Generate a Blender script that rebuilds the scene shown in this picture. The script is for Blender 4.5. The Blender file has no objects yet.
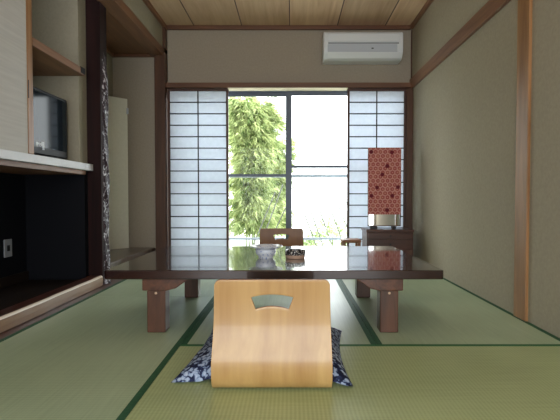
import bpy, bmesh, math, random
from mathutils import Vector, Matrix
random.seed(7)
S = bpy.context.scene
COL = S.collection
PI = math.pi

# ------------------------------------------------------------------ helpers
def nbm():
    return bmesh.new()

def box(bm, x0, x1, y0, y1, z0, z1, mi=0):
    vs = [bm.verts.new(p) for p in ((x0,y0,z0),(x1,y0,z0),(x1,y1,z0),(x0,y1,z0),(x0,y0,z1),(x1,y0,z1),(x1,y1,z1),(x0,y1,z1))]
    for f in ((0,3,2,1),(4,5,6,7),(0,1,5,4),(1,2,6,5),(2,3,7,6),(3,0,4,7)):
        bm.faces.new([vs[i] for i in f]).material_index = mi
    return bm

def prism(bm, pts, axis, a, b):
    """extrude polygon pts (2-D) along axis from a to b"""
    def P(u, v, w):
        return {'x': (w,u,v), 'y': (u,w,v), 'z': (u,v,w)}[axis]
    A = [bm.verts.new(P(u,v,a)) for u,v in pts]
    B = [bm.verts.new(P(u,v,b)) for u,v in pts]
    n = len(pts)
    bm.faces.new(A); bm.faces.new(list(reversed(B)))
    for i in range(n):
        bm.faces.new((A[i], B[i], B[(i+1)%n], A[(i+1)%n]))
    bmesh.ops.recalc_face_normals(bm, faces=bm.faces)
    return bm

def tube(bm, pts, r, n=10, cap=True):
    pts = [Vector(p) for p in pts]
    if not hasattr(r, '__len__'): r = [r]*len(pts)
    rings = []
    for i, p in enumerate(pts):
        d = (pts[min(i+1,len(pts)-1)] - pts[max(i-1,0)]).normalized()
        a = d.orthogonal().normalized() if i == 0 else (a - d*a.dot(d)).normalized()
        b = d.cross(a)
        rings.append([bm.verts.new(p + (a*math.cos(2*PI*k/n) + b*math.sin(2*PI*k/n))*r[i]) for k in range(n)])
    for i in range(len(rings)-1):
        for k in range(n):
            bm.faces.new((rings[i][k], rings[i][(k+1)%n], rings[i+1][(k+1)%n], rings[i+1][k]))
    if cap:
        bm.faces.new(list(reversed(rings[0]))); bm.faces.new(rings[-1])
    return bm

def lathe(bm, prof, c=(0,0,0), n=40, mi=None):
    rings = []
    for r, z in prof:
        if r < 1e-6:
            rings.append([bm.verts.new((c[0],c[1],c[2]+z))])
        else:
            rings.append([bm.verts.new((c[0]+r*math.cos(2*PI*k/n), c[1]+r*math.sin(2*PI*k/n), c[2]+z)) for k in range(n)])
    for i in range(len(rings)-1):
        A, B = rings[i], rings[i+1]
        for k in range(n):
            k2 = (k+1)%n
            if len(A) == 1 and len(B) == 1: continue
            if len(A) == 1: f = bm.faces.new((A[0], B[k2], B[k]))
            elif len(B) == 1: f = bm.faces.new((A[k], A[k2], B[0]))
            else: f = bm.faces.new((A[k], A[k2], B[k2], B[k]))
            if mi: f.material_index = mi[i]
    bmesh.ops.recalc_face_normals(bm, faces=bm.faces)
    return bm

def wpos(o):
    v = Vector((0,0,0))
    while o:
        v += o.location; o = o.parent
    return v

def obj(name, bm, mats, parent=None, bevel=0, smooth=False, seg=2, origin=True):
    """link a bmesh (built in world coordinates) as one mesh object"""
    me = bpy.data.meshes.new(name)
    if parent is not None:
        off = wpos(parent)
    elif origin:
        xs = [v.co for v in bm.verts]
        off = Vector(((min(c.x for c in xs)+max(c.x for c in xs))/2, (min(c.y for c in xs)+max(c.y for c in xs))/2, min(c.z for c in xs)))
    else:
        off = Vector((0,0,0))
    for v in bm.verts: v.co -= off
    bm.to_mesh(me); bm.free()
    o = bpy.data.objects.new(name, me); COL.objects.link(o)
    for m in (mats if isinstance(mats, (list, tuple)) else [mats]): me.materials.append(m)
    if parent is not None: o.parent = parent
    else: o.location = off
    if smooth:
        for p in me.polygons: p.use_smooth = True
        try: me.set_sharp_from_angle(angle=math.radians(40))
        except Exception: pass
    if bevel:
        b = o.modifiers.new('bevel', 'BEVEL'); b.width = bevel; b.segments = seg; b.limit_method = 'ANGLE'; b.angle_limit = math.radians(40)
    return o

def tag(o, label, cat, group=None, kind=None):
    o['label'] = label; o['category'] = cat
    if group: o['group'] = group
    if kind: o['kind'] = kind
    return o

def thing(name, label, cat, loc, group=None):
    o = bpy.data.objects.new(name, None); o.empty_display_size = .05
    COL.objects.link(o); o.location = loc
    return tag(o, label, cat, group)

def struct(name, bm, m, label=None, parent=None, **k):
    o = obj(name, bm, m, parent, **k)
    if parent is None:
        o['kind'] = 'structure'
        if label: o['label'] = label; 
    return o

# ------------------------------------------------------------------ materials
def newmat(name):
    m = bpy.data.materials.new(name); m.use_nodes = True
    nt = m.node_tree
    return m, nt, nt.nodes['Principled BSDF']

def srgb(r, g, b):
    f = lambda c: (c/255/12.92 if c/255 <= .04045 else ((c/255+.055)/1.055)**2.4)
    return (f(r), f(g), f(b), 1)

def N(nt, t, **k):
    n = nt.nodes.new(t)
    for a, v in k.items(): setattr(n, a, v)
    return n

def plain(name, c, rough=.5, metal=0, coat=0, spec=.5, noise=0, nscale=30, bump=0):
    m, nt, b = newmat(name)
    b.inputs['Base Color'].default_value = c
    b.inputs['Roughness'].default_value = rough
    b.inputs['Metallic'].default_value = metal
    b.inputs['Coat Weight'].default_value = coat
    b.inputs['Specular IOR Level'].default_value = spec
    if noise or bump:
        tc = N(nt,'ShaderNodeTexCoord'); nz = N(nt,'ShaderNodeTexNoise')
        nz.inputs['Scale'].default_value = nscale; nz.inputs['Detail'].default_value = 6
        nt.links.new(tc.outputs['Object'], nz.inputs['Vector'])
        if noise:
            r = N(nt,'ShaderNodeValToRGB'); e = r.color_ramp.elements
            e[0].position = .3; e[1].position = .7
            e[0].color = tuple(x*(1-noise) for x in c[:3])+(1,); e[1].color = tuple(min(1,x*(1+noise)) for x in c[:3])+(1,)
            nt.links.new(nz.outputs['Fac'], r.inputs['Fac']); nt.links.new(r.outputs['Color'], b.inputs['Base Color'])
        if bump:
            bp = N(nt,'ShaderNodeBump'); bp.inputs['Strength'].default_value = bump; bp.inputs['Distance'].default_value = .002
            nt.links.new(nz.outputs['Fac'], bp.inputs['Height']); nt.links.new(bp.outputs['Normal'], b.inputs['Normal'])
    return m

def wood(name, c1, c2, axis='x', scale=14, stretch=12, rough=.45, coat=0, spec=.5, bump=.15, planks=0, plank_axis='x', plank_off=0, seam=.004):
    m, nt, b = newmat(name)
    tc = N(nt,'ShaderNodeTexCoord'); mp = N(nt,'ShaderNodeMapping')
    s = [scale]*3; s['xyz'.index(axis)] = scale/stretch
    mp.inputs['Scale'].default_value = s
    nt.links.new(tc.outputs['Object'], mp.inputs['Vector'])
    n1 = N(nt,'ShaderNodeTexNoise'); n1.inputs['Scale'].default_value = 1; n1.inputs['Detail'].default_value = 8; n1.inputs['Distortion'].default_value = 1.2
    n2 = N(nt,'ShaderNodeTexNoise'); n2.inputs['Scale'].default_value = 6; n2.inputs['Detail'].default_value = 4
    nt.links.new(mp.outputs['Vector'], n1.inputs['Vector']); nt.links.new(mp.outputs['Vector'], n2.inputs['Vector'])
    mx = N(nt,'ShaderNodeMath', operation='MULTIPLY_ADD'); mx.inputs[1].default_value = .35
    nt.links.new(n2.outputs['Fac'], mx.inputs[0]); nt.links.new(n1.outputs['Fac'], mx.inputs[2])
    r = N(nt,'ShaderNodeValToRGB'); e = r.color_ramp.elements
    e[0].position = .45; e[1].position = .9; e[0].color = c1; e[1].color = c2
    nt.links.new(mx.outputs[0], r.inputs['Fac'])
    col = r.outputs['Color']
    if planks:
        sx = N(nt,'ShaderNodeSeparateXYZ'); nt.links.new(tc.outputs['Object'], sx.inputs[0])
        ad = N(nt,'ShaderNodeMath', operation='ADD'); ad.inputs[1].default_value = plank_off
        nt.links.new(sx.outputs['xyz'.index(plank_axis)], ad.inputs[0])
        dv = N(nt,'ShaderNodeMath', operation='DIVIDE'); dv.inputs[1].default_value = planks
        nt.links.new(ad.outputs[0], dv.inputs[0])
        fl = N(nt,'ShaderNodeMath', operation='FLOOR'); nt.links.new(dv.outputs[0], fl.inputs[0])
        wn = N(nt,'ShaderNodeTexWhiteNoise', noise_dimensions='1D'); nt.links.new(fl.outputs[0], wn.inputs['W'])
        cb = N(nt,'ShaderNodeCombineXYZ')
        m5 = N(nt,'ShaderNodeMath', operation='MULTIPLY'); m5.inputs[1].default_value = 7
        nt.links.new(wn.outputs['Value'], m5.inputs[0])
        for q in range(3): nt.links.new(m5.outputs[0], cb.inputs[q])
        nt.links.new(cb.outputs[0], mp.inputs['Location'])
        hs = N(nt,'ShaderNodeHueSaturation')
        mr = N(nt,'ShaderNodeMapRange'); mr.inputs['To Min'].default_value = .82; mr.inputs['To Max'].default_value = 1.12
        nt.links.new(wn.outputs['Value'], mr.inputs['Value']); nt.links.new(mr.outputs[0], hs.inputs['Value'])
        nt.links.new(col, hs.inputs['Color']); col = hs.outputs['Color']
    nt.links.new(col, b.inputs['Base Color'])
    b.inputs['Roughness'].default_value = rough; b.inputs['Coat Weight'].default_value = coat; b.inputs['Coat Roughness'].default_value = .05
    b.inputs['Specular IOR Level'].default_value = spec
    if bump:
        bp = N(nt,'ShaderNodeBump'); bp.inputs['Strength'].default_value = bump; bp.inputs['Distance'].default_value = .001
        nt.links.new(mx.outputs[0], bp.inputs['Height']); nt.links.new(bp.outputs['Normal'], b.inputs['Normal'])
    return m

def tatami(name, c1, c2, axis, period=.013):
    """rush weave: fine ribs across the given axis"""
    m, nt, b = newmat(name)
    tc = N(nt,'ShaderNodeTexCoord')
    w = N(nt,'ShaderNodeTexWave', wave_type='BANDS', bands_direction=axis.upper(), wave_profile='SIN')
    w.inputs['Scale'].default_value = 2*PI/20/period; w.inputs['Distortion'].default_value = .25; w.inputs['Detail'].default_value = 2; w.inputs['Detail Scale'].default_value = 3
    nt.links.new(tc.outputs['Object'], w.inputs['Vector'])
    mp = N(nt,'ShaderNodeMapping'); sc = [4,4,4]; sc['xyz'.index('y' if axis == 'x' else 'x')] = 150
    mp.inputs['Scale'].default_value = sc
    nt.links.new(tc.outputs['Object'], mp.inputs['Vector'])
    n1 = N(nt,'ShaderNodeTexNoise'); n1.inputs['Scale'].default_value = 1; n1.inputs['Detail'].default_value = 3
    nt.links.new(mp.outputs['Vector'], n1.inputs['Vector'])
    n2 = N(nt,'ShaderNodeTexNoise'); n2.inputs['Scale'].default_value = 2.2; n2.inputs['Detail'].default_value = 3
    nt.links.new(tc.outputs['Object'], n2.inputs['Vector'])
    a = N(nt,'ShaderNodeMath', operation='MULTIPLY_ADD'); a.inputs[1].default_value = .2
    n1s = N(nt,'ShaderNodeMath', operation='MULTIPLY_ADD'); n1s.inputs[1].default_value = .45; n1s.inputs[2].default_value = .3
    nt.links.new(n1.outputs['Fac'], n1s.inputs[0])
    nt.links.new(w.outputs['Fac'], a.inputs[0]); nt.links.new(n1s.outputs[0], a.inputs[2])
    a2 = N(nt,'ShaderNodeMath', operation='MULTIPLY_ADD'); a2.inputs[1].default_value = .5
    nt.links.new(n2.outputs['Fac'], a2.inputs[0]); nt.links.new(a.outputs[0], a2.inputs[2])
    r = N(nt,'ShaderNodeValToRGB'); e = r.color_ramp.elements
    e[0].position = .55; e[1].position = 1.25 if False else 1.0; e[0].color = c1; e[1].color = c2
    nt.links.new(a2.outputs[0], r.inputs['Fac']); nt.links.new(r.outputs['Color'], b.inputs['Base Color'])
    b.inputs['Roughness'].default_value = .35; b.inputs['Specular IOR Level'].default_value = .5
    bp = N(nt,'ShaderNodeBump'); bp.inputs['Strength'].default_value = .15; bp.inputs['Distance'].default_value = .001
    nt.links.new(w.outputs['Fac'], bp.inputs['Height']); nt.links.new(bp.outputs['Normal'], b.inputs['Normal'])
    return m

def voro(name, stops, scale, rough=.7, feature='F1', rand=1, detail_noise=0, spec=.3, bump=0):
    m, nt, b = newmat(name)
    tc = N(nt,'ShaderNodeTexCoord'); v = N(nt,'ShaderNodeTexVoronoi', feature=feature)
    v.inputs['Scale'].default_value = scale; v.inputs['Randomness'].default_value = rand
    vec = tc.outputs['Object']
    if detail_noise:
        nz = N(nt,'ShaderNodeTexNoise'); nz.inputs['Scale'].default_value = scale*1.2; nz.inputs['Detail'].default_value = 3
        nt.links.new(vec, nz.inputs['Vector'])
        ml = N(nt,'ShaderNodeVectorMath', operation='MULTIPLY_ADD'); ml.inputs[1].default_value = (detail_noise,)*3
        nt.links.new(nz.outputs['Color'], ml.inputs[0]); nt.links.new(vec, ml.inputs[2]); vec = ml.outputs[0]
    nt.links.new(vec, v.inputs['Vector'])
    r = N(nt,'ShaderNodeValToRGB'); r.color_ramp.interpolation = 'LINEAR'
    while len(r.color_ramp.elements) < len(stops): r.color_ramp.elements.new(.5)
    for e, (p, c) in zip(r.color_ramp.elements, stops): e.position = p; e.color = c
    nt.links.new(v.outputs['Distance'], r.inputs['Fac']); nt.links.new(r.outputs['Color'], b.inputs['Base Color'])
    b.inputs['Roughness'].default_value = rough; b.inputs['Specular IOR Level'].default_value = spec
    if bump:
        bp = N(nt,'ShaderNodeBump'); bp.inputs['Strength'].default_value = bump; bp.inputs['Distance'].default_value = .004
        nt.links.new(v.outputs['Distance'], bp.inputs['Height']); nt.links.new(bp.outputs['Normal'], b.inputs['Normal'])
    return m

M = {}
M['plaster'] = plain('plaster', srgb(170,162,142), .9, spec=.15, noise=.06, nscale=60, bump=.25)
M['plaster_shaded'] = plain('plaster_shaded', srgb(154,148,130), .9, spec=.15, noise=.05, nscale=60, bump=.2)  # same plaster as the room, darkened to carry the niche and alcove shade
M['plaster_up'] = plain('plaster_brown', srgb(166,156,140), .9, spec=.15, noise=.06, nscale=60, bump=.25)
M['ceiling'] = wood('ceiling_boards', srgb(208,172,136), srgb(234,204,168), 'y', 10, 14, .6, planks=.486, plank_axis='x', plank_off=.0145)
M['trim'] = wood('trim_wood', srgb(92,60,42), srgb(124,84,60), 'x', 14, 14, .45)
M['trim_y'] = wood('trim_wood_long', srgb(112,78,56), srgb(146,106,80), 'y', 14, 14, .45)
M['trim_z'] = wood('post_wood_dark', srgb(70,44,30), srgb(96,64,44), 'z', 14, 14, .45)
M['post_z'] = wood('post_wood_light', srgb(132,92,54), srgb(178,132,86), 'z', 16, 14, .45)
M['beam'] = wood('beam_wood', srgb(100,68,46), srgb(128,90,62), 'y', 12, 14, .5)
M['table'] = wood('lacquered_wood', srgb(26,9,8), srgb(44,17,13), 'x', 8, 12, .22, coat=1, bump=0)
M['leg'] = wood('table_leg_wood', srgb(64,38,26), srgb(104,66,48), 'z', 14, 10, .35, coat=.3)
M['rail'] = wood('table_rail_wood', srgb(62,34,24), srgb(108,66,44), 'y', 14, 10, .35, coat=.3)
M['ply'] = wood('bent_plywood', srgb(176,135,82), srgb(204,167,110), 'z', 9, 22, .34, coat=.25, bump=.02)
M['ply_backlit'] = wood('bent_plywood_backlit', srgb(120,76,38), srgb(146,98,54), 'z', 9, 22, .45, coat=.05, bump=.02)  # same plywood as the near chair, backlit shade put into the colour
M['ply_edge'] = wood('plywood_edge', srgb(150,96,54), srgb(190,136,86), 'x', 10, 10, .5)
M['sill'] = wood('bark_edge_beam', srgb(118,90,66), srgb(160,130,100), 'y', 9, 9, .4, coat=.2)
M['cab'] = wood('cabinet_wood', srgb(66,38,30), srgb(92,54,42), 'x', 12, 10, .35, coat=.2)
M['shelf'] = wood('shelf_wood', srgb(106,74,48), srgb(142,100,68), 'y', 12, 12, .5)
M['stool'] = wood('stool_wood', srgb(120,78,54), srgb(158,108,76), 'x', 12, 10, .45)
M['darkboard'] = wood('dark_board', srgb(70,56,46), srgb(92,76,62), 'y', 8, 10, .3, coat=.4)
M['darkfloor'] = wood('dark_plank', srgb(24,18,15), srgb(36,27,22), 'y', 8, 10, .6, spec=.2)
M['corridor'] = wood('corridor_plank', srgb(130,96,64), srgb(160,122,84), 'x', 8, 12, .4)
M['pillar'] = wood('pillar_wood', srgb(22,8,8), srgb(42,16,14), 'z', 10, 14, .6, spec=.2)
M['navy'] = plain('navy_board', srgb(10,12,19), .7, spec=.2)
M['counter'] = plain('white_counter', srgb(214,216,220), .45, noise=.03)
M['doorpaper'] = None
M['tat_a'] = tatami('tatami_lengthwise', srgb(152,172,138), srgb(186,204,170), 'y')
M['tat_b'] = tatami('tatami_crosswise', srgb(152,168,118), srgb(186,200,148), 'x')
M['heri'] = voro('border_cloth', [(0,srgb(122,156,120)),(.3,srgb(58,102,72)),(1,srgb(42,84,58))], 55, .6, rand=.3)
M['heri_plain'] = plain('border_cloth_bright', srgb(52,112,66), .6)
M['alu'] = plain('dark_aluminium', srgb(88,96,110), .45, metal=.2)
M['rail_alu'] = plain('grey_aluminium', srgb(150,160,168), .5, metal=.2)
M['kumiko'] = plain('lattice_wood', srgb(34,26,26), .6)
M['shoji_frame'] = wood('screen_frame_wood', srgb(62,38,30), srgb(88,56,42), 'z', 14, 12, .5)
M['ac'] = plain('white_plastic', srgb(230,234,236), .4)
M['ac_grey'] = plain('grey_plastic', srgb(196,203,212), .45)
M['ac_dark'] = plain('slot_grey', srgb(150,157,165), .5)
M['black'] = plain('black_plastic', srgb(12,12,14), .45, spec=.2)
M['screen'] = plain('tv_screen', srgb(22,32,40), .08, spec=.13)
M['reflection_white'] = plain('reflection_white', srgb(225,230,235), .5)
M['outlet'] = plain('outlet_plastic', srgb(150,154,160), .5)
M['slot'] = plain('outlet_slot', srgb(30,30,34), .5)
M['mirror'] = plain('mirror_glass', (.72,.75,.73,1), .03, metal=1)
M['iron'] = plain('black_iron', srgb(26,24,26), .45)
M['dowel'] = plain('pale_dowel', srgb(206,176,146), .5)
M['cushion'] = voro('indigo_print', [(0,srgb(200,212,226)),(.44,srgb(150,170,202)),(.54,srgb(44,56,94)),(.75,srgb(22,28,54)),(1,srgb(22,28,54))], 54, .75, detail_noise=.025)
M['ceramic'] = None
M['asht_glaze'] = voro('ashtray_glaze', [(0,srgb(226,222,214)),(.3,srgb(214,210,204)),(.42,srgb(44,40,42)),(1,srgb(30,28,32))], 110, .25, spec=.5, detail_noise=.01)
M['asht_base'] = plain('ashtray_base', srgb(196,164,142), .35)
M['panel'] = plain('pale_panel', srgb(222,221,208), .8, noise=.03, nscale=40)
M['cream'] = plain('lit_lintel_wood', srgb(226,214,188), .6)  # pale because outdoor light on the lintel underside is put into the colour
M['culm'] = plain('bamboo_culm', srgb(96,112,58), .5, noise=.2, nscale=10)
M['cane'] = plain('dry_cane', srgb(112,114,104), .8)
M['gravel'] = plain('pale_gravel', srgb(205,206,198), .95, noise=.1, nscale=14, bump=.3)

def paper_mat():
    m, nt, b = newmat('shoji_paper')
    out = nt.nodes['Material Output']; nt.nodes.remove(b)
    d = N(nt,'ShaderNodeBsdfDiffuse'); t = N(nt,'ShaderNodeBsdfTranslucent'); mx = N(nt,'ShaderNodeMixShader')
    tc = N(nt,'ShaderNodeTexCoord'); nz = N(nt,'ShaderNodeTexNoise'); nz.inputs['Scale'].default_value = 25; nz.inputs['Detail'].default_value = 8
    r = N(nt,'ShaderNodeValToRGB'); e = r.color_ramp.elements
    e[0].color = (.76,.80,.86,1); e[1].color = (.82,.86,.92,1); e[0].position = .3; e[1].position = .7
    nt.links.new(tc.outputs['Object'], nz.inputs['Vector']); nt.links.new(nz.outputs['Fac'], r.inputs['Fac'])
    nt.links.new(r.outputs['Color'], d.inputs['Color']); nt.links.new(r.outputs['Color'], t.inputs['Color'])
    mx.inputs['Fac'].default_value = .45
    nt.links.new(d.outputs[0], mx.inputs[1]); nt.links.new(t.outputs[0], mx.inputs[2]); nt.links.new(mx.outputs[0], out.inputs['Surface'])
    return m
M['paper'] = paper_mat()

def glass_mat():
    m, nt, b = newmat('window_glass')
    out = nt.nodes['Material Output']; nt.nodes.remove(b)
    t = N(nt,'ShaderNodeBsdfTransparent'); t.inputs['Color'].default_value = (.97,.985,.98,1)
    g = N(nt,'ShaderNodeBsdfGlossy'); g.inputs['Roughness'].default_value = .01
    lw = N(nt,'ShaderNodeLayerWeight'); lw.inputs['Blend'].default_value = .5
    pw = N(nt,'ShaderNodeMath', operation='POWER'); pw.inputs[1].default_value = 5
    f = N(nt,'ShaderNodeMath', operation='MULTIPLY_ADD'); f.inputs[1].default_value = .4; f.inputs[2].default_value = .006
    nt.links.new(lw.outputs['Facing'], pw.inputs[0]); nt.links.new(pw.outputs[0], f.inputs[0])
    mx = N(nt,'ShaderNodeMixShader')
    nt.links.new(f.outputs[0], mx.inputs['Fac']); nt.links.new(t.outputs[0], mx.inputs[1]); nt.links.new(g.outputs[0], mx.inputs[2])
    nt.links.new(mx.outputs[0], out.inputs['Surface'])
    return m
M['glass'] = glass_mat()

def leaf_mat(name, c1, c2):
    m, nt, b = newmat(name)
    out = nt.nodes['Material Output']; nt.nodes.remove(b)
    at = N(nt,'ShaderNodeVertexColor'); at.layer_name = 'tint'
    r = N(nt,'ShaderNodeValToRGB'); e = r.color_ramp.elements; e[0].color = c1; e[1].color = c2
    d = N(nt,'ShaderNodeBsdfDiffuse'); t = N(nt,'ShaderNodeBsdfTranslucent'); mx = N(nt,'ShaderNodeMixShader'); mx.inputs['Fac'].default_value = .4
    nt.links.new(at.outputs['Color'], r.inputs['Fac'])
    nt.links.new(r.outputs['Color'], d.inputs['Color']); nt.links.new(r.outputs['Color'], t.inputs['Color'])
    nt.links.new(d.outputs[0], mx.inputs[1]); nt.links.new(t.outputs[0], mx.inputs[2]); nt.links.new(mx.outputs[0], out.inputs['Surface'])
    return m
M['leaf'] = leaf_mat('bamboo_leaf', srgb(92,118,64), srgb(222,229,170))
M['leaf_b'] = leaf_mat('shrub_leaf', srgb(92,118,74), srgb(190,204,150))

def washi_mat():
    m, nt, b = newmat('door_paper')
    tc = N(nt,'ShaderNodeTexCoord'); mp = N(nt,'ShaderNodeMapping'); mp.inputs['Scale'].default_value = (3,3,60)
    nz = N(nt,'ShaderNodeTexNoise'); nz.inputs['Scale'].default_value = 1.2; nz.inputs['Detail'].default_value = 4
    nt.links.new(tc.outputs['Object'], mp.inputs['Vector']); nt.links.new(mp.outputs['Vector'], nz.inputs['Vector'])
    r = N(nt,'ShaderNodeValToRGB'); e = r.color_ramp.elements; e[0].position = .35; e[1].position = .65
    e[0].color = srgb(196,195,191); e[1].color = srgb(205,204,200)
    nt.links.new(nz.outputs['Fac'], r.inputs['Fac']); nt.links.new(r.outputs['Color'], b.inputs['Base Color'])
    b.inputs['Roughness'].default_value = .8
    return m
M['doorpaper'] = washi_mat()

def ceramic_mat():
    m, nt, b = newmat('blue_white_ceramic')
    tc = N(nt,'ShaderNodeTexCoord'); v = N(nt,'ShaderNodeTexVoronoi'); v.inputs['Scale'].default_value = 75
    nt.links.new(tc.outputs['Object'], v.inputs['Vector'])
    r = N(nt,'ShaderNodeValToRGB'); e = r.color_ramp.elements
    e[0].position = .12; e[1].position = .42; e[0].color = srgb(120,142,204); e[1].color = srgb(236,241,250)
    nt.links.new(v.outputs['Distance'], r.inputs['Fac']); nt.links.new(r.outputs['Color'], b.inputs['Base Color'])
    b.inputs['Roughness'].default_value = .15
    return m
M['ceramic'] = ceramic_mat()

def bark_mat():
    m, nt, b = newmat('mottled_bark')
    tc = N(nt,'ShaderNodeTexCoord'); mp = N(nt,'ShaderNodeMapping'); mp.inputs['Scale'].default_value = (40,40,22)
    nz = N(nt,'ShaderNodeTexNoise'); nz.inputs['Scale'].default_value = 1; nz.inputs['Detail'].default_value = 4; nz.inputs['Distortion'].default_value = 1.5
    nt.links.new(tc.outputs['Object'], mp.inputs['Vector']); nt.links.new(mp.outputs['Vector'], nz.inputs['Vector'])
    r = N(nt,'ShaderNodeValToRGB'); r.color_ramp.elements.new(.5)
    for e, (p, c) in zip(r.color_ramp.elements, [(.44,srgb(34,18,26)),(.55,srgb(62,42,54)),(.63,srgb(200,200,206))]): e.position = p; e.color = c
    nt.links.new(nz.outputs['Fac'], r.inputs['Fac']); nt.links.new(r.outputs['Color'], b.inputs['Base Color'])
    b.inputs['Roughness'].default_value = .5
    bp = N(nt,'ShaderNodeBump'); bp.inputs['Strength'].default_value = .6; bp.inputs['Distance'].default_value = .006
    nt.links.new(nz.outputs['Fac'], bp.inputs['Height']); nt.links.new(bp.outputs['Normal'], b.inputs['Normal'])
    return m
M['bark'] = bark_mat()

def vcol_mat(name, rough=.8):
    m, nt, b = newmat(name)
    at = N(nt,'ShaderNodeVertexColor'); at.layer_name = 'pattern'
    nt.links.new(at.outputs['Color'], b.inputs['Base Color']); b.inputs['Roughness'].default_value = rough; b.inputs['Specular IOR Level'].default_value = .2
    return m
M['redcloth'] = vcol_mat('printed_cloth')

# ------------------------------------------------------------------ room shell
XL, XR, YB = -1.29, 1.239, 4.55      # main room planes
ZC = 2.40
Y0 = -1.7                            # behind the camera

fb = nbm()
box(fb, -2.1, 1.4, 1.05, 4.9, -.12, -.05)          # bed under the mats
box(fb, -2.1, 1.4, Y0-.2, 1.05, -.12, -.001)         # boarded corridor behind the mats
box(fb, 1.239, 1.4, 1.05, 4.55, -.05, 0)
struct('floor', fb, M['corridor'], 'boarded corridor floor and bed carrying the tatami mats', origin=False)

struct('ceiling', box(nbm(), XL-.05, 1.35, Y0-.2, YB+.1, ZC, ZC+.05), M['ceiling'], 'pale brown board ceiling over the tatami room', origin=False)
# seams of the ceiling boards
for i, x in enumerate((-.9865, -.5005, -.0145, .4715, .9575)):
    t = struct('trim_%d' % (20+i), box(nbm(), x-.005, x+.005, Y0, YB, ZC-.003, ZC+.002), M['cab'], origin=False)

# back wall: pieces around the opening
wb = nbm()
box(wb, XL-.02, XR, YB, YB+.15, 1.812, ZC+.02)
box(wb, -2.05, -1.265, YB, YB+.15, -.05, 2.3)
struct('wall_back', wb, M['plaster_up'], 'brown plaster wall above the window and shoji', origin=False)
struct('wall_right', box(nbm(), XR, XR+.12, Y0-.2, YB+.2, -.05, ZC+.05), M['plaster'], 'plain olive beige plaster wall on the right', origin=False)
wl = nbm(); wa = nbm()
box(wl, XL-.06, XL, -.2, YB, 2.15, ZC+.02)          # small wall above the beam
box(wa, -1.95, -1.83, 3.29, YB, -.05, 2.2)            # alcove side
box(wl, -2.0, -1.5, 3.13, 3.29, .87, 2.35)             # between television niche and alcove
box(wl, -2.0, -1.93, -.2, 3.2, .87, 2.35)             # back of the niche
box(wl, -1.5, XL, Y0-.2, -.2, -.05, ZC)               # near the camera
struct('wall_left', wl, M['plaster_shaded'], 'plaster walls of the alcove and the television niche, shade in the colour', origin=False)
struct('wall_alcove', wa, M['plaster_shaded'], 'plaster side wall of the alcove, shade in the colour', origin=False)
wr = nbm()                                           # unseen rear wall; wide opening added to let fill daylight in from behind
box(wr, -1.5, XR, Y0-.1, Y0, 1.9, ZC)
box(wr, -1.5, -1.42, Y0-.1, Y0, -.05, 1.9)
box(wr, 1.18, XR, Y0-.1, Y0, -.05, 1.9)
struct('wall_rear', wr, M['plaster'], 'plaster wall behind the viewer with a wide opening added for fill light', origin=False)
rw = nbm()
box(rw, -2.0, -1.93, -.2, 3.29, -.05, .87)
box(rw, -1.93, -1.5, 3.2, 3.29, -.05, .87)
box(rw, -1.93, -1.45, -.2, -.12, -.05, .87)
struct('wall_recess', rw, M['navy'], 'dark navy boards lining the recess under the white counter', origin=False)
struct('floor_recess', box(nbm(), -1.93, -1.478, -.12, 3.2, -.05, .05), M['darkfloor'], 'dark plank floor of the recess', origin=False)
al = nbm()
box(al, -1.83, -1.40, 3.29, YB, 2.115, 2.2)
struct('ceiling_alcove', al, M['beam'], 'brown board ceiling of the alcove', origin=False)
struct('ceiling_niche', box(nbm(), -2.0, -1.40, -.2, 3.29, 2.3, 2.36), M['plaster_shaded'], 'ceiling of the television niche', origin=False)

struct('trim_30', box(nbm(), -1.478, -1.3255, 1.05, 4.55, -.05, -.004), M['cab'], 'dark wooden strip between sill beam and mats', origin=False)
def trim(n, bm, m, label=None, bevel=.003):
    return struct('trim_%d' % n, bm, m, label, origin=False, bevel=bevel)
trim(1, box(nbm(), XR-.024, XR, 2.405, YB, 1.757, 1.86), M['trim_y'], 'brown rail along the right wall')
trim(2, box(nbm(), XR-.024, XR, Y0, 2.285, 1.757, 1.86), M['trim_y'], 'brown rail near the viewer')
trim(3, box(nbm(), XR-.016, XR+.01, 2.285, 2.405, 0, ZC), M['post_z'], 'tan wooden post standing against the right wall')
trim(4, box(nbm(), 1.175, XR-.001, 4.485, YB+.05, 0, 1.757), M['trim_z'], 'dark corner post beside the right shoji')
trim(5, box(nbm(), -1.375, -1.27, 4.46, YB+.05, 0, 2.115), M['trim_z'], 'dark brown corner post between alcove and left shoji')
trim(6, box(nbm(), -1.27, XR-.024, 4.475, YB+.02, 1.762, 1.812), M['trim'], 'brown lintel above shoji and window')
trim(7, box(nbm(), XL, XR-.02, YB-.035, YB, ZC-.04, ZC), M['trim'], 'dark ceiling moulding on the window wall')
trim(8, box(nbm(), XR-.03, XR, Y0, YB-.035, ZC-.04, ZC), M['trim_y'], 'dark ceiling moulding on the right wall')
trim(9, box(nbm(), XL, XL+.03, Y0, YB-.035, ZC-.04, ZC), M['trim_y'], 'dark ceiling moulding on the left wall')
trim(10, box(nbm(), -1.41, XL+.005, -.2, 4.50, 2.08, 2.155), M['beam'], 'brown beam above the alcove opening')
mo = nbm(); box(mo, -1.83, -1.375, YB-.03, YB, 2.085, 2.115); box(mo, -1.83, -1.80, 3.29, YB-.03, 2.085, 2.115)
trim(11, mo, M['trim'], 'dark moulding around the alcove ceiling')
trim(13, box(nbm(), -1.295, -1.265, 4.46, YB, 2.155, ZC-.04), M['trim_z'], 'slim corner strip above the alcove post')
trim(14, box(nbm(), XR-.012, XR-.001, YB-.012, YB, 1.86, ZC-.04), M['trim_z'], 'slim corner strip above the right shoji', bevel=0)
trim(15, box(nbm(), -1.27, 1.175, 4.475, 4.62, -.05, .012), M['trim'], 'sill groove under shoji and window')
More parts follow.
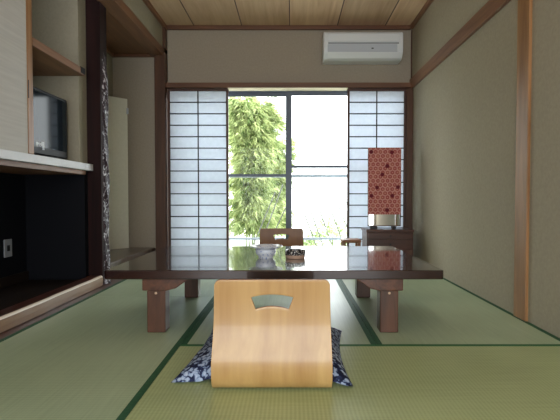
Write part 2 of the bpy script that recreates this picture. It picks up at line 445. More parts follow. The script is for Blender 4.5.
trim(16, box(nbm(), -1.93, -1.915, -.1, 3.2, .05, .115), M['darkfloor'], 'narrow baseboard of the dark recess')
trim(17, box(nbm(), -.64, .575, 4.476, 4.60, 1.757, 1.7615), M['cream'], 'lintel underside over the window, daylight painted on in cream', bevel=0)

# ------------------------------------------------------------------ window (two sliding sashes)
def sash(n, x0, x1, y, rail_z, label):
    f = nbm(); w = .03; z0, z1 = .012, 1.76
    st = .056
    box(f, x0, x0+st, y, y+w, z0, z1); box(f, x1-st, x1, y, y+w, z0, z1)
    box(f, x0+st, x1-st, y, y+w, z1-.045, z1); box(f, x0+st, x1-st, y, y+w, z0, z0+.06)
    o = struct('window_%d' % n, f, M['alu'], label, bevel=.002)
    struct('glass_pane', box(nbm(), x0+st, x1-st, y+.012, y+.018, z0+.06, z1-.045), M['glass'], None, o)
    struct('mid_rail', box(nbm(), x0+st, x1-st, y+.002, y+.028, rail_z-.014, rail_z+.014), M['alu'], None, o)
    return o
sash(1, -1.25, .008, 4.655, .885, 'left sliding window sash in front of the bamboo')
sash(2, -.055, 1.22, 4.615, .975, 'right sliding window sash with bright sky behind')
fr = nbm()
box(fr, -1.27, XR, 4.60, 4.70, 1.757, 1.80); box(fr, -1.29, -1.25, 4.60, 4.70, 0, 1.757); box(fr, 1.22, XR, 4.60, 4.70, 0, 1.757); box(fr, -1.27, XR, 4.60, 4.70, -.05, .012)
struct('window_3', fr, M['alu'], 'dark metal frame holding both window sashes', origin=False)

# ------------------------------------------------------------------ shoji screens
def shoji(x0, x1, label):
    t = thing('shoji_screen', label, 'sliding screen', ((x0+x1)/2, 4.52, .013), 'white paper shoji screens flanking the window')
    y0, y1 = 4.506, 4.534; z0, z1 = .013, 1.757; st = .022
    f = nbm()
    box(f, x0, x0+st, y0, y1, z0, z1); box(f, x1-st, x1, y0, y1, z0, z1)
    box(f, x0+st, x1-st, y0, y1, z1-.022, z1); box(f, x0+st, x1-st, y0, y1, z0, z0+.05)
    obj('frame', f, M['shoji_frame'], t)
    k = nbm(); xm = (x0+x1)/2; q = .0052
    box(k, xm-q, xm+q, y0+.004, y0+.018, z0+.05, z1-.022)
    z = 1.622
    while z > z0+.08:
        box(k, x0+st, x1-st, y0+.005, y0+.017, z-q, z+q); z -= .1166
    obj('lattice', k, M['kumiko'], t)
    obj('paper', box(nbm(), x0+st, x1-st, y0+.019, y0+.0205, z0+.05, z1-.022), M['paper'], t)
    return t
shoji(-1.258, -.640, 'white paper shoji screen with dark lattice, left of the window')
shoji(.575, 1.175, 'white paper shoji screen with dark lattice, right of the window behind the red cloth')

# ------------------------------------------------------------------ tatami mats
def mat_(x0, x1, y0, y1, along, label):
    m = M['tat_a'] if along == 'y' else M['tat_b']  # view-angle tone of the weave direction put into the base colours
    t = thing('tatami_mat', label, 'tatami mat', ((x0+x1)/2, (y0+y1)/2, -.05), 'green rush tatami mats on the floor')
    g = .0007
    obj('woven_rush', box(nbm(), x0+g, x1-g, y0+g, y1-g, -.05, 0), m, t)
    w = .025
    for s in (0, 1):
        b = nbm()
        if along == 'y':
            a = x0+g if s == 0 else x1-g-w
            box(b, a, a+w, y0+g, y1-g, -.02, .0006)
        else:
            a = y0+g if s == 0 else y1-g-w
            box(b, x0+g, x1-g, a, a+w, -.02, .0006)
        obj('cloth_border', b, M['heri'] if along == 'y' else M['heri_plain'], t)
    return t
mat_(-1.325, -.485, 1.17, 2.87, 'y', 'grey green tatami mat under the table legs on the left, beside the dark recess')
mat_(-1.325, -.485, 2.872, 4.47, 'y', 'tatami mat behind the table in front of the left shoji')
mat_(-.485, .378, 1.927, 3.63, 'y', 'tatami mat directly under the table between two patterned green borders')
mat_(.378, 1.238, 1.927, 3.63, 'y', 'tatami mat under the table legs on the right, along the plain wall')
mat_(-.485, 1.238, 1.075, 1.927, 'x', 'olive tatami mat laid crosswise in the foreground under the wooden floor chair')
mat_(-.485, 1.238, 3.63, 4.47, 'x', 'tatami mat laid crosswise beneath the window and the mirror stand')

# ------------------------------------------------------------------ low table
t = thing('low_table', 'long low lacquered dark brown table with thick top in the middle of the room', 'table', (-.085, 2.5, 0))
tx0, tx1, ty0, ty1 = -.868, .710, 2.03, 3.06
top = nbm()
pts = []
for cx, cy, a0, r in ((tx1-.012, ty0+.012, -90, .012), (tx1-.05, ty1-.05, 0, .05), (tx0+.05, ty1-.05, 90, .05), (tx0+.012, ty0+.012, 180, .012)):
    for k in range(5):
        a = math.radians(a0+k*22.5); pts.append((cx+r*math.cos(a), cy+r*math.sin(a)))
prism(top, pts, 'z', .268, .311)
obj('tabletop', top, M['table'], t, bevel=.004)
LX = (-.645, .470)
for i, lx in enumerate(LX):
    s = 1 if i == 0 else -1
    pr = [(lx-s*.065,.268),(lx-s*.065,.204),(lx+s*.045,.202),(lx+s*.095,.215),(lx+s*.13,.24),(lx+s*.155,.256),(lx+s*.165,.268)]
    obj('side_rail', prism(nbm(), pr, 'y', 2.085, 2.96), M['rail'], t, bevel=.004)
    for y in (2.09, 2.83):
        lg = obj('leg', box(nbm(), lx-.044, lx+.044, y, y+.08, .0008, .204), M['leg'], t, bevel=.005)
        pg = nbm(); tube(pg, [(lx, y-.002, .192), (lx, y+.004, .192)], .006, 10)
        obj('dowel', pg, M['dowel'], lg)

# ------------------------------------------------------------------ bentwood floor chairs
def spline(P, n):
    out = []
    for i in range(len(P)-1):
        p0 = Vector(P[max(i-1,0)]); p1 = Vector(P[i]); p2 = Vector(P[i+1]); p3 = Vector(P[min(i+2,len(P)-1)])
        for k in range(n):
            u = k/n
            out.append(.5*((2*p1) + (p2-p0)*u + (2*p0-5*p1+4*p2-p3)*u*u + (3*p1-p0-3*p2+p3)*u**3))
    out.append(Vector(P[-1])); return out
PROF = [(.43,.008),(.27,.008),(.15,.008),(.075,.009),(.030,.014),(.008,.036),(.000,.072),(.003,.112),(.015,.150),(.027,.190),(.033,.235),(.033,.300),(.026,.374)]
CURVE = spline(PROF, 8)
ARC = [0]
for a, b_ in zip(CURVE, CURVE[1:]): ARC.append(ARC[-1]+(b_-a).length)
SL = ARC[-1]
def prof_at(s):
    s = max(0, min(SL, s))
    for i in range(len(ARC)-1):
        if ARC[i+1] >= s:
            u = (s-ARC[i])/(ARC[i+1]-ARC[i]+1e-12); p = CURVE[i].lerp(CURVE[i+1], u); return p
    return CURVE[-1]
def zaisu_mesh(W=.400, T=.011):
    h = W/2; rc = .022
    htw, hbw = .073, .057                 # half widths of the fan hole, top and bottom
    hz_t = SL-.060; hz_b = SL-.101
    us = set()
    for k in range(41): us.add(round(-h+W*k/40, 5))
    for k in range(9):
        a = PI/2*k/8; us.add(round(h-rc+rc*math.sin(a), 5)); us.add(round(-(h-rc+rc*math.sin(a)), 5))
    for v in (htw, hbw): us.add(v); us.add(-v)
    us = sorted(us); uu = [us[0]]
    for u in us[1:]:
        if u-uu[-1] > .0008: uu.append(u)
    us = uu
    def topend(u):
        d = abs(u)-(h-rc)
        return SL if d <= 0 else SL-rc+math.sqrt(max(0, rc*rc-d*d))
    def hole(u):
        a = abs(u)
        if a >= htw-1e-6: return None
        up = hz_t+.010*(1-(a/htw)**2)
        if a <= hbw: lo = hz_b+.010*(1-(a/hbw)**2)
        else: lo = hz_b+(hz_t-hz_b)*(a-hbw)/(htw-hbw)
        return lo, up
    nb_, nh, nt_ = 70, 8, 8
    bm = nbm(); cols = []
    for u in us:
        ho = hole(u); te = topend(u)
        lo, up = ho if ho else (None, None)
        if ho is None:
            lo = up = hz_t if abs(u) < htw+.02 else hz_t
        wid = 1.0
        A = [lo*k/nb_ for k in range(nb_+1)]; B = [up+(te-up)*k/nt_ for k in range(nt_+1)]
        def mk(s):
            p = prof_at(s); taper = 1-.035*max(0, (p.y-.1))/.27 if s > SL*.5 else 1
            return bm.verts.new((u*taper, p.x, p.y))
        cols.append(([mk(s) for s in A], [mk(s) for s in B], ho))
    for (A1,B1,h1), (A2,B2,h2) in zip(cols, cols[1:]):
        for L1, L2 in ((A1,A2),(B1,B2)):
            for k in range(len(L1)-1):
                bm.faces.new((L1[k], L2[k], L2[k+1], L1[k+1]))
    bmesh.ops.remove_doubles(bm, verts=bm.verts, dist=.0002)
    bmesh.ops.recalc_face_normals(bm, faces=bm.faces)
    return bm
def zaisu(name, label, loc, rz, m):
    bm = zaisu_mesh()
    me = bpy.data.meshes.new(name); bm.to_mesh(me); bm.free()
    for p in me.polygons: p.use_smooth = True
    o = bpy.data.objects.new(name, me); COL.objects.link(o)
    me.materials.append(m); me.materials.append(M['ply_edge'])
    o.location = loc; o.rotation_euler.z = rz
    sm = o.modifiers.new('thickness', 'SOLIDIFY'); sm.thickness = .012; sm.offset = 0; sm.material_offset_rim = 1
    bv = o.modifiers.new('bevel', 'BEVEL'); bv.width = .0025; bv.segments = 2; bv.limit_method = 'ANGLE'; bv.angle_limit = math.radians(50)
    return tag(o, label, 'floor chair', 'bent plywood legless floor chairs')
zaisu('floor_chair', 'honey coloured bent plywood legless floor chair with fan shaped hand hole, in the foreground', (-.063, 1.435, 0), 0, M['ply'])
zaisu('floor_chair', 'bent plywood legless floor chair, painted dark brown for backlight, facing the viewer behind the table', (-.085, 3.96, 0), PI, M['ply_backlit'])

# ------------------------------------------------------------------ floor cushion
cb = nbm(); n = 44; W, D = .60, .60
ang = math.radians(-3); ccx, ccy = -.086, 1.805
def cushion_xy(u, v):
    # corners pulled out, edges slightly hollow
    k = 1+.05*(abs(u)**2*abs(v)**2) ; x = u*W/2*(1-.035*(1-abs(v)**2)*abs(u)**3)*k; y = v*D/2*(1-.035*(1-abs(u)**2)*abs(v)**3)*k
    return ccx+x*math.cos(ang)-y*math.sin(ang), ccy+x*math.sin(ang)+y*math.cos(ang)
def drape(x):
    d = abs(x+.063)-.205
    if d < 0: return .0165
    return .0165-.0125*min(1, d/.05)
T_, B_ = [], []
for i in range(n+1):
    T_.append([]); B_.append([])
    for j in range(n+1):
        u = -1+2*i/n; v = -1+2*j/n
        x, y = cushion_xy(u, v); th = .062*((1-u**4)*(1-v**4))**.6+.010*math.sqrt(max(0,(1-u**8)*(1-v**8)))
        z = drape(x)+.003
        w = .003*math.sin(9*u+4*v)*math.sin(7*v-3*u)
        T_[i].append(cb.verts.new((x, y, z+th+(w if th > .02 else 0))))
        B_[i].append(T_[i][j] if (i in (0,n) or j in (0,n)) else cb.verts.new((x, y, z)))
for i in range(n):
    for j in range(n):
        cb.faces.new((T_[i][j],T_[i+1][j],T_[i+1][j+1],T_[i][j+1])); cb.faces.new((B_[i][j],B_[i][j+1],B_[i+1][j+1],B_[i+1][j]))
tag(obj('floor_cushion', cb, M['cushion'], smooth=True), 'square floor cushion in navy and white print on the foreground chair seat', 'cushion')

# ------------------------------------------------------------------ on the table
tb = nbm()
lathe(tb, [(0,.006),(.036,.006),(.037,0),(.041,0),(.043,.010),(.053,.020),(.057,.034),(.056,.046),(.064,.054),(.094,.062),(.096,.065),(.093,.067),(.062,.059),(.051,.048),(.050,.03),(.03,.016),(0,.014)], (-.142, 2.47, .311), 48)
tag(obj('ceramic_bowl', tb, M['ceramic'], smooth=True), 'blue and white ceramic bowl with wide flared rim on the table', 'bowl')
ab = nbm()
lathe(ab, [(0,0),(.050,0),(.054,.004),(.055,.018),(.056,.020),(.057,.044),(.054,.046),(.048,.044),(.044,.02),(0,.016)], (.024, 2.45, .311), 40, [1,1,1,1,0,0,0,0,0])
tag(obj('ashtray', ab, [M['asht_glaze'], M['asht_base']], smooth=True), 'small round ashtray with dark speckled band, right of the bowl on the table', 'ashtray')

# ------------------------------------------------------------------ stool behind the table
sx, sy, sz = .560, 4.12, .262
t = thing('low_stool', 'low brown wooden stool between the right shoji and the table', 'stool', (sx, sy, 0))
tube_ = nbm(); box(tube_, sx-.09, sx+.09, sy-.09, sy+.09, sz-.030, sz)
obj('seat', tube_, M['stool'], t, bevel=.012)
for dx in (-1,1):
    for dy in (-1,1):
        obj('leg', box(nbm(), sx+dx*.068-.014, sx+dx*.068+.014, sy+dy*.068-.014, sy+dy*.068+.014, 0, sz-.030), M['stool'], t, bevel=.003)

# ------------------------------------------------------------------ mirror stand in the corner
cx0, cx1, cy0, cy1 = .715, 1.150, 4.12, 4.42
t = thing('mirror_stand', 'low dark wooden dressing cabinet with upright mirror in the right corner', 'mirror stand', ((cx0+cx1)/2, (cy0+cy1)/2, 0))
c = nbm(); box(c, cx0, cx1, cy0+.012, cy1, .05, .325); box(c, cx0+.02, cx0+.05, cy0+.02, cy1-.02, 0, .05); box(c, cx1-.05, cx1-.02, cy0+.02, cy1-.02, 0, .05)
obj('cabinet_body', c, M['cab'], t, bevel=.003)
obj('cabinet_top', box(nbm(), cx0-.008, cx1+.004, cy0, cy1+.005, .326, .348), M['cab'], t, bevel=.003)
for z0, z1 in ((.262,.318),(.165,.254),(.062,.157)):
    d = obj('drawer', box(nbm(), cx0+.012, cx1-.012, cy0+.002, cy0+.0115, z0, z1), M['cab'], t, bevel=.002)
    k = nbm(); lathe(k, [(0,0),(.006,0),(.009,.008),(0,.012)], (0,0,0), 14)
    bmesh.ops.rotate(k, verts=k.verts, cent=(0,0,0), matrix=Matrix.Rotation(PI/2, 3, 'X'))
    bmesh.ops.translate(k, verts=k.verts, vec=((cx0+cx1)/2, cy0+.003, (z0+z1)/2))
    obj('knob', k, M['iron'], d, smooth=True)
mx0, mx1 = .757, 1.050; my = 4.265
def turn(bm):
    bmesh.ops.rotate(bm, verts=bm.verts, cent=((mx0+mx1)/2, my, 0), matrix=Matrix.Rotation(math.radians(-3.5), 3, 'Z')); return bm
fr = nbm()
box(fr, mx0-.012, mx0, my-.008, my+.010, .372, 1.118); box(fr, mx1, mx1+.012, my-.008, my+.010, .372, 1.118)
box(fr, mx0, mx1, my-.008, my+.010, 1.106, 1.118); box(fr, mx0, mx1, my-.008, my+.010, .372, .380)
obj('mirror_frame', turn(fr), M['cab'], t, bevel=.002)
obj('mirror', turn(box(nbm(), mx0, mx1, my-.002, my+.006, .380, 1.106)), M['mirror'], t)
for px, w in ((.800,.032), (.995,.018)):
    s = nbm(); box(s, px-w, px+w, my-.035, my+.03, .348, .372); box(s, px-w*.6, px+w*.6, my+.011, my+.024, .36, .62)
    obj('mirror_foot', s, M['iron'], t, bevel=.004)
# cloth over the mirror
cl = nbm(); NX, NZ = 72, 150; zx0, zx1 = .748, 1.059; zt, zb = 1.130, .487
front = []
dots = [(.09,.06),(.72,.068),(.58,.275),(.43,.40),(.27,.595),(.91,.59),(.10,.72),(.74,.72),(.58,.935)]
lay = cl.loops.layers.float_color.new('pattern')
def hexedge(x, z, s=.046):
    # distance to the edges of a hexagon lattice
    best = []
    r3 = math.sqrt(3)
    j0 = round(z/(s*r3/2))
    for j in range(j0-2, j0+3):
        i0 = round((x-(j%2)*s/2)/s)
        for i in range(i0-1, i0+2):
            best.append(math.hypot(x-(i*s+(j%2)*s/2), z-j*s*r3/2))
    best.sort()
    return best[1]-best[0], best[0]
RED, PALE, DARK, ORA = srgb(172,88,82), srgb(212,156,146), srgb(112,36,48), srgb(180,104,90)
def cloth_col(a, b):
    x = a*.311; z = b*.643
    for dx, dz in dots:
        if math.hypot(x-dx*.311, z-dz*.643) < .019: return DARK
    e, d = hexedge(x, z)
    if e < .0085: return PALE
    if d < .005: return PALE
    return RED if (int(a*9)+int(b*13))%3 else ORA
def cloth_grid(y_of, za, zb_, rows):
    g = []
    for j in range(rows+1):
        z = za+(zb_-za)*j/rows
        g.append([cl.verts.new((zx0+(zx1-zx0)*i/NX, y_of(i/NX, z), z)) for i in range(NX+1)])
    for j in range(rows):
        for i in range(NX):
            f = cl.faces.new((g[j][i], g[j+1][i], g[j+1][i+1], g[j][i+1]))
            for lp, (a, b) in zip(f.loops, ((i,j),(i,j+1),(i+1,j+1),(i+1,j))):
                lp[lay] = cloth_col(a/NX, b/NZ)
    return g
wav = lambda a, z: .0025*math.sin(a*19+z*3)*(1.13-z)/.64
g1 = cloth_grid(lambda a, z: my-.014-wav(a,z)-.004*(1.13-z)/.64, zt, zb, NZ)
g2 = cloth_grid(lambda a, z: my+.030+wav(a,z), zt, .80, 60)
for i in range(NX):
    f = cl.faces.new((g1[0][i], g1[0][i+1], g2[0][i+1], g2[0][i]))
    for lp in f.loops: lp[lay] = RED
o = obj('mirror_cover', turn(cl), M['redcloth'], smooth=True)
tag(o, 'dark red printed cloth draped over the mirror in the right corner', 'cloth')
sm = o.modifiers.new('thickness', 'SOLIDIFY'); sm.thickness = .0015

# ------------------------------------------------------------------ air conditioner
ax0, ax1, ay0, az0, az1 = 0.318, 1.098, 4.335, 2.010, 2.277
t = thing('air_conditioner', 'white air conditioner mounted high on the wall above the right shoji', 'air conditioner', ((ax0+ax1)/2, YB, az0))
pr = [(YB+.004,az0),(YB+.004,az1),(ay0+.03,az1),(ay0+.008,az1-.02),(ay0,az1-.06),(ay0,az0+.10),(ay0+.012,az0+.055),(ay0+.05,az0+.012),(ay0+.09,az0)]
obj('body', prism(nbm(), pr, 'x', ax0, ax1), M['ac'], t, bevel=.012, seg=3)
obj('front_panel', box(nbm(), ax0+.04, ax1-.04, ay0-.008, ay0+.004, az0+.160, az1-.03), M['ac'], t, bevel=.006)
obj('lower_panel', box(nbm(), ax0+.04, ax1-.06, ay0-.005, ay0+.004, az0+.062, az0+.136), M['ac_grey'], t, bevel=.004)
obj('air_slot', box(nbm(), ax0+.045, ax1-.045, ay0-.002, ay0+.004, az0+.139, az0+.154), M['ac_dark'], t)
fl = nbm(); prism(fl, [(ay0-.002,az0+.064),(ay0+.006,az0+.066),(ay0+.044,az0+.012),(ay0+.036,az0+.010)], 'x', ax0+.04, ax1-.04)
obj('louver', fl, M['ac'], t, bevel=.002)
obj('indicator', box(nbm(), .785, .805, ay0-.007, ay0-.004, az0+.090, az0+.100), M['black'], t)

# ------------------------------------------------------------------ left side: counter, cupboard, shelf, television
XF = -1.455
t = thing('wall_counter', 'long white counter board under the television on the left', 'counter', (-1.69, 1.6, .84))
obj('counter_board', box(box(nbm(), -1.93, XF, -.2, 3.129, .845, .893), -1.499, XF, 3.129, 3.245, .845, .893), M['counter'], t, bevel=.003)
br = nbm(); box(br, -1.93, XF-.03, -.2, 3.19, .815, .844)
obj('underside_board', br, M['shelf'], t)
t = thing('closet_door', 'grey white papered sliding closet door above the white counter', 'closet door', (XF-.015, 1.9, .893))
obj('door_panel', box(nbm(), XF-.028, XF-.004, 0.9, 2.45, .893, 2.3), M['doorpaper'], t)
obj('door_stile', box(nbm(), XF-.034, XF, 2.45, 2.50, .893, 2.3), M['post_z'], t, bevel=.002)
obj('finger_pull', box(nbm(), XF-.01, XF+.001, 2.452, 2.460, 1.20, 1.30), M['black'], t)
obj('door_panel_hidden' if False else 'rear_panel', box(nbm(), XF-.028, XF-.004, -.2, .898, .893, 2.3), M['doorpaper'], t)
sh = nbm(); box(sh, -1.93, XF, 2.503, 3.129, 1.506, 1.553)
t = thing('wall_shelf', 'brown wooden shelf above the television in the niche', 'shelf', (-1.69, 2.8, 1.506))
obj('shelf_board', sh, M['shelf'], t, bevel=.002)
obj('end_bracket', box(nbm(), -1.50, XF+.003, 3.07, 3.1295, 1.515, 1.556), M['black'], t)

vx = -1.56; vy0, vy1 = 2.50, 3.085; vz0, vz1 = .918, 1.325
t = thing('television', 'black flat screen television on the white counter at left', 'television', (vx-.03, (vy0+vy1)/2, .893))
obj('casing', box(nbm(), vx-.055, vx, vy0, vy1, vz0, vz1), M['black'], t, bevel=.006)
obj('screen', box(nbm(), vx-.001, vx+.0015, vy0+.018, vy1-.018, vz0+.045, vz1-.018), M['screen'], t)
st = nbm(); box(st, vx-.12, vx+.06, (vy0+vy1)/2-.13, (vy0+vy1)/2+.13, .893, .905); box(st, vx-.05, vx-.02, (vy0+vy1)/2-.05, (vy0+vy1)/2+.05, .905, .94)
obj('stand', st, M['black'], t, bevel=.003)
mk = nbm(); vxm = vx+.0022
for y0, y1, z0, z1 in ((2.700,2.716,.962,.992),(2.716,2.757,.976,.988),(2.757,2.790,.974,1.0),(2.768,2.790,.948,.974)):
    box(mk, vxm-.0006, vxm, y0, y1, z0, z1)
obj('screen_reflection', mk, M['reflection_white'], t)  # flat white bars painted in place of a reflection on the screen

t = thing('wall_outlet', 'grey wall outlet in the dark recess under the counter', 'outlet', (-1.93, 2.985, .24))
obj('cover_plate', box(nbm(), -1.9299, -1.922, 2.945, 3.025, .245, .365), M['outlet'], t, bevel=.002)
obj('socket', box(nbm(), -1.923, -1.9205, 2.970, 3.000, .285, .325), M['slot'], t)
tag(obj('wood_block', box(nbm(), -1.80, -1.70, 2.26, 2.52, .05, .115), M['sill'], bevel=.006), 'small light wooden block lying in the dark recess', 'wood block')

# bark-edged sill beam
sb = nbm(); ns = 60; rings = []
for i in range(ns+1):
    y = 1.0+(3.24-1.0)*i/ns
    a = .010*math.sin(y*3.1)+.006*math.sin(y*8.3+1)+.003*math.sin(y*21)
    xf = -1.390+a*.35; xt = -1.415+a
    P = [(-1.478,0),(xf,0),(xf+.002,.03),(xf,.062),(xf-.006,.070),(xf-.014,.074),(-1.478,.075)]
    rings.append([sb.verts.new((p[0], y, p[1])) for p in P])
for i in range(ns):
    for k in range(7):
        f = sb.faces.new((rings[i][k], rings[i][(k+1)%7], rings[i+1][(k+1)%7], rings[i+1][k]))
        f.material_index = {3:1, 4:1, 5:2}.get(k, 0)
sb.faces.new(list(reversed(rings[0]))); sb.faces.new(rings[-1])
bmesh.ops.recalc_face_normals(sb, faces=sb.faces)
M['barkrim'] = plain('pale_peeled_rim', srgb(222,206,186), .35)
tag(obj('sill_beam', sb, [M['sill'], M['barkrim'], M['cab']]), 'light wooden sill beam with wavy natural edge along the recess floor', 'beam')

# alcove pillar: squared dark front, knobbly bark side
t = thing('alcove_pillar', 'dark red brown natural log pillar between television niche and alcove', 'pillar', (-1.455, 3.32, 0))
obj('squared_face', box(nbm(), -1.515, -1.398, 3.25, 3.37, 0, 2.3), M['pillar'], t, bevel=.004)
bk = nbm(); nz_, na = 150, 14; R = []
for i in range(nz_+1):
    z = 1.76*i/nz_
    row = []
    for k in range(na+1):
        a = -PI/2+PI*k/na
        rr = .020+.005*math.sin(z*9+1)+.004*math.sin(z*23+k)+.0035*math.sin(z*47+k*1.7)
        row.append(bk.verts.new((-1.402+rr*math.cos(a)*min(1, (1.80-z)*3), 3.322+.044*math.sin(a), z)))
    R.append(row)
for i in range(nz_):
    for k in range(na):
        bk.faces.new((R[i][k], R[i][k+1], R[i+1][k+1], R[i+1][k]))
    bk.faces.new((R[i][na], R[i][0], R[i+1][0], R[i+1][na]))
bk.faces.new(list(R[0])); bk.faces.new(list(reversed(R[-1])))
bmesh.ops.recalc_face_normals(bk, faces=bk.faces)
o = obj('bark_side', bk, M['bark'], t, smooth=True); o['label'] = 'mottled pale and purple bark side'

# alcove floor board and pale corner panel
fbm = nbm(); F = []
pts = [(-1.829,3.40),(-1.52,3.40)]
for k in range(13):
    u = k/12; y = 3.40+(4.455-3.40)*u
    pts.append((-1.435+.012*math.sin(u*9)+.02*u, y))
pts += [(-1.40,4.549),(-1.829,4.549)]
prism(fbm, pts, 'z', 0, .135)
tag(obj('alcove_board', fbm, M['darkboard'], bevel=.012, seg=3), 'dark polished floor board of the alcove behind the table corner', 'alcove floor board')
t = thing('corner_panel', 'tall pale grey panel standing at an angle in the alcove', 'panel', (-1.74, 4.43, .135))
pn = nbm(); box(pn, -.135, .115, 0, .022, .010, 1.512)
def place(bm):
    bmesh.ops.rotate(bm, verts=bm.verts, cent=(0,0,0), matrix=Matrix.Rotation(math.radians(44), 3, 'Z'))
    bmesh.ops.translate(bm, verts=bm.verts, vec=(-1.735, 4.40, .135)); return bm
pn2 = nbm(); box(pn2, -.118, .112, 0, .020, 0, 1.512)
obj('panel_board', place(pn2), M['panel'], t, bevel=.002)
pc = nbm(); box(pc, .100, .122, -.006, .012, 1.36, 1.42)
obj('catch', place(pc), M['ac_grey'], t, bevel=.003)

# ------------------------------------------------------------------ outside the window
struct('ground_outside', box(nbm(), -14, 14, 4.95, 30, -.5, -.25), M['gravel'], 'pale gravel ground outside', origin=False)
t = thing('balcony_rail', 'grey metal balcony railing seen through the window', 'railing', (0, 5.35, -.25))
obj('top_bar', box(nbm(), -3.2, 3.2, 5.33, 5.365, .895, .93), M['rail_alu'], t)
obj('bottom_bar', box(nbm(), -3.2, 3.2, 5.335, 5.36, .135, .165), M['rail_alu'], t)
for x in (-3.0, -1.75, 1.75, 3.0):
    obj('upright', box(nbm(), x-.015, x+.015, 5.335, 5.36, -.25, .895), M['rail_alu'], t)
canes = [(.02,.80,.50,-.1),(.10,.86,.62,.0),(.22,.85,.74,.0),(.38,.80,.86,.05),(.52,.74,.95,.05),(.66,.70,1.0,.05)]
for i, (xa, za, xb, zb_) in enumerate(canes):
    bm = nbm(); xb2 = xa+.42; y = 5.55+.03*i
    tube(bm, [(xa+(xb2-xa)*k/6, y+.01*math.sin(k), za+(-.25-za)*k/6+.02*math.sin(k*.9)) for k in range(7)], .008, 6)
    tag(obj('garden_cane', bm, M['cane'], smooth=True), 'thin pale cane leaning to the left behind the balcony rail, seen through the right sash', 'cane', 'canes leaning left behind the railing')
for i, (xa, za) in enumerate(((-.10,.82),(-.20,.72),(-.03,.60))):
    bm = nbm(); xb2 = xa-.40; y = 5.55+.03*i
    tube(bm, [(xa+(xb2-xa)*k/6, y+.01*math.sin(k), za+(-.25-za)*k/6) for k in range(7)], .008, 6)
    tag(obj('garden_cane', bm, M['cane'], smooth=True), 'thin pale cane leaning to the right across the bamboo foliage, seen through the left sash', 'cane', 'canes leaning right across the bamboo')

def leaf(bm, lay, p, d, L, w, tint):
    d = d.normalized(); s = d.cross(Vector((random.uniform(-1,1),random.uniform(-1,1),random.uniform(-1,1)))).normalized()
    a = bm.verts.new(p); b = bm.verts.new(p+d*L*.4+s*w/2); c = bm.verts.new(p+d*L+Vector((0,0,-L*.15))); e = bm.verts.new(p+d*L*.4-s*w/2)
    f = bm.faces.new((a,b,c,e))
    for lp in f.loops: lp[lay] = (tint,tint,tint,1)

def bamboo(x, y, h, spread, nculm, nspray, label, mleaf='leaf', z0=-.25, L=.13):
    t = thing('bamboo_plant', label, 'bamboo', (x, y, z0), 'bamboo plants outside the window')
    lb = nbm(); lay = lb.loops.layers.float_color.new('tint')
    paths = []
    for k in range(nculm):
        a = random.uniform(0, 2*PI); r = random.uniform(.02, spread*.35); hh = h*random.uniform(.8, 1)
        bx, by = x+r*math.cos(a), y+r*math.sin(a)*.7; ln = spread*random.uniform(.25,.9); la = random.uniform(0, 2*PI)
        P = []
        for q in range(9):
            u = q/8; P.append(Vector((bx+math.cos(la)*ln*u**2.4, by+math.sin(la)*ln*.7*u**2.4, z0+hh*(u-.10*u**4))))
        paths.append(P)
        cb_ = nbm(); tube(cb_, P, [.011*(1-.8*q/8) for q in range(9)], 6)
        obj('culm', cb_, M['culm'], t, smooth=True)
    for k in range(nspray):
        P = random.choice(paths); u = random.uniform(.12, 1)**.8; q = min(7, int(u*8)); p = P[q].lerp(P[q+1], u*8-q if u < 1 else 1)
        a = random.uniform(0, 2*PI); rr = spread*random.uniform(.1, .62)*(1.15-.55*u)
        tip = p+Vector((math.cos(a)*rr, math.sin(a)*rr*.8, random.uniform(-.16,.10)))
        tint0 = random.uniform(.15,.85)
        for m_ in range(9):
            pp = p.lerp(tip, random.uniform(.35,1))
            dd = Vector((math.cos(a)+random.uniform(-.7,.7), math.sin(a)+random.uniform(-.7,.7), random.uniform(-1.3,.1)))
            leaf(lb, lay, pp, dd, L*random.uniform(.6,1.2), L*.15, max(0, min(1, tint0+random.uniform(-.25,.25))))
    o = obj('foliage', lb, M[mleaf], t)
    return t
bamboo(-.60, 6.5, 2.75, .60, 7, 2400, 'tall yellow green bamboo filling the middle of the left window sash')
bamboo(-1.45, 8.0, 3.0, .60, 5, 1000, 'bamboo clump partly hidden behind the left shoji')
bamboo(-.34, 7.9, 2.15, .60, 7, 2400, 'shorter bamboo clump further back, beside the dark middle window stile')
bamboo(-2.1, 6.4, 2.5, .6, 5, 320, 'bamboo clump far left outside, behind the paper of the left shoji')
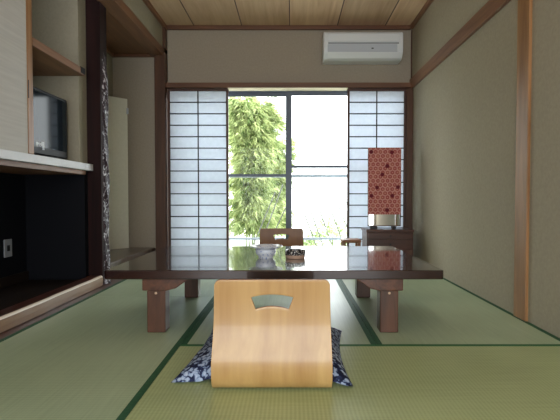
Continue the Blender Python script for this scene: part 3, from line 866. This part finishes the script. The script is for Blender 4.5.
def shrub(x, y, r, h, n, label):
    t = thing('garden_shrub', label, 'shrub', (x, y, -.25), 'low shrubs outside the right sash')
    s = nbm(); 
    tube(s, [(x,y,-.25),(x+.02,y,-.25+h*.3),(x,y+.02,-.25+h*.6)], [.02,.015,.006], 7); obj('stem', s, M['culm'], t, smooth=True)
    lb = nbm(); lay = lb.loops.layers.float_color.new('tint')
    for k in range(n):
        d = Vector((random.gauss(0,1), random.gauss(0,1), abs(random.gauss(0,1)))).normalized(); q = random.uniform(.55,1)
        p = Vector((x+d.x*r*q, y+d.y*r*q, -.25+.06+d.z*h*q))
        leaf(lb, lay, p, d+Vector((random.uniform(-.5,.5),)*3), .07, .03, random.uniform(.3,1))
    obj('foliage', lb, M['leaf_b'], t)
shrub(.62, 6.7, .40, .52, 700, 'low pale shrub at the foot of the right sash, beside the stool')
shrub(.14, 6.2, .22, .32, 350, 'small low shrub next to the middle stile, behind the railing')

# ------------------------------------------------------------------ light
w = bpy.data.worlds.new('overcast_sky'); S.world = w; w.use_nodes = True
bg = w.node_tree.nodes['Background']; bg.inputs['Color'].default_value = (.93,.97,1,1); bg.inputs['Strength'].default_value = 2.6
def portal(name, loc, rot, sx_, sy_):
    L = bpy.data.lights.new(name, 'AREA'); L.shape = 'RECTANGLE'; L.size = sx_; L.size_y = sy_; L.cycles.is_portal = True
    o = bpy.data.objects.new(name, L); COL.objects.link(o); o.location = loc; o.rotation_euler = rot
portal('window_daylight', (0, 4.73, .88), (-PI/2, 0, 0), 2.5, 1.76)
portal('rear_fill_daylight', (-.12, Y0-.12, .95), (PI/2, 0, 0), 2.6, 1.9)  # sampling portal for the opening added behind the camera

# ------------------------------------------------------------------ camera
cd = bpy.data.cameras.new('camera'); cam = bpy.data.objects.new('camera', cd); COL.objects.link(cam)
cd.sensor_width = 36; cd.lens = 36*440/560; cd.shift_x = -11/560
cam.location = (0, 0, .646); cam.rotation_euler = (PI/2-math.atan(12/440), 0, 0)
cd.clip_start = .02
S.camera = cam
S.view_settings.view_transform = 'Standard'; S.view_settings.look = 'None'; S.view_settings.gamma = 1; S.view_settings.exposure = 1.4
try: S.view_settings.use_curve_mapping = False
except Exception: pass
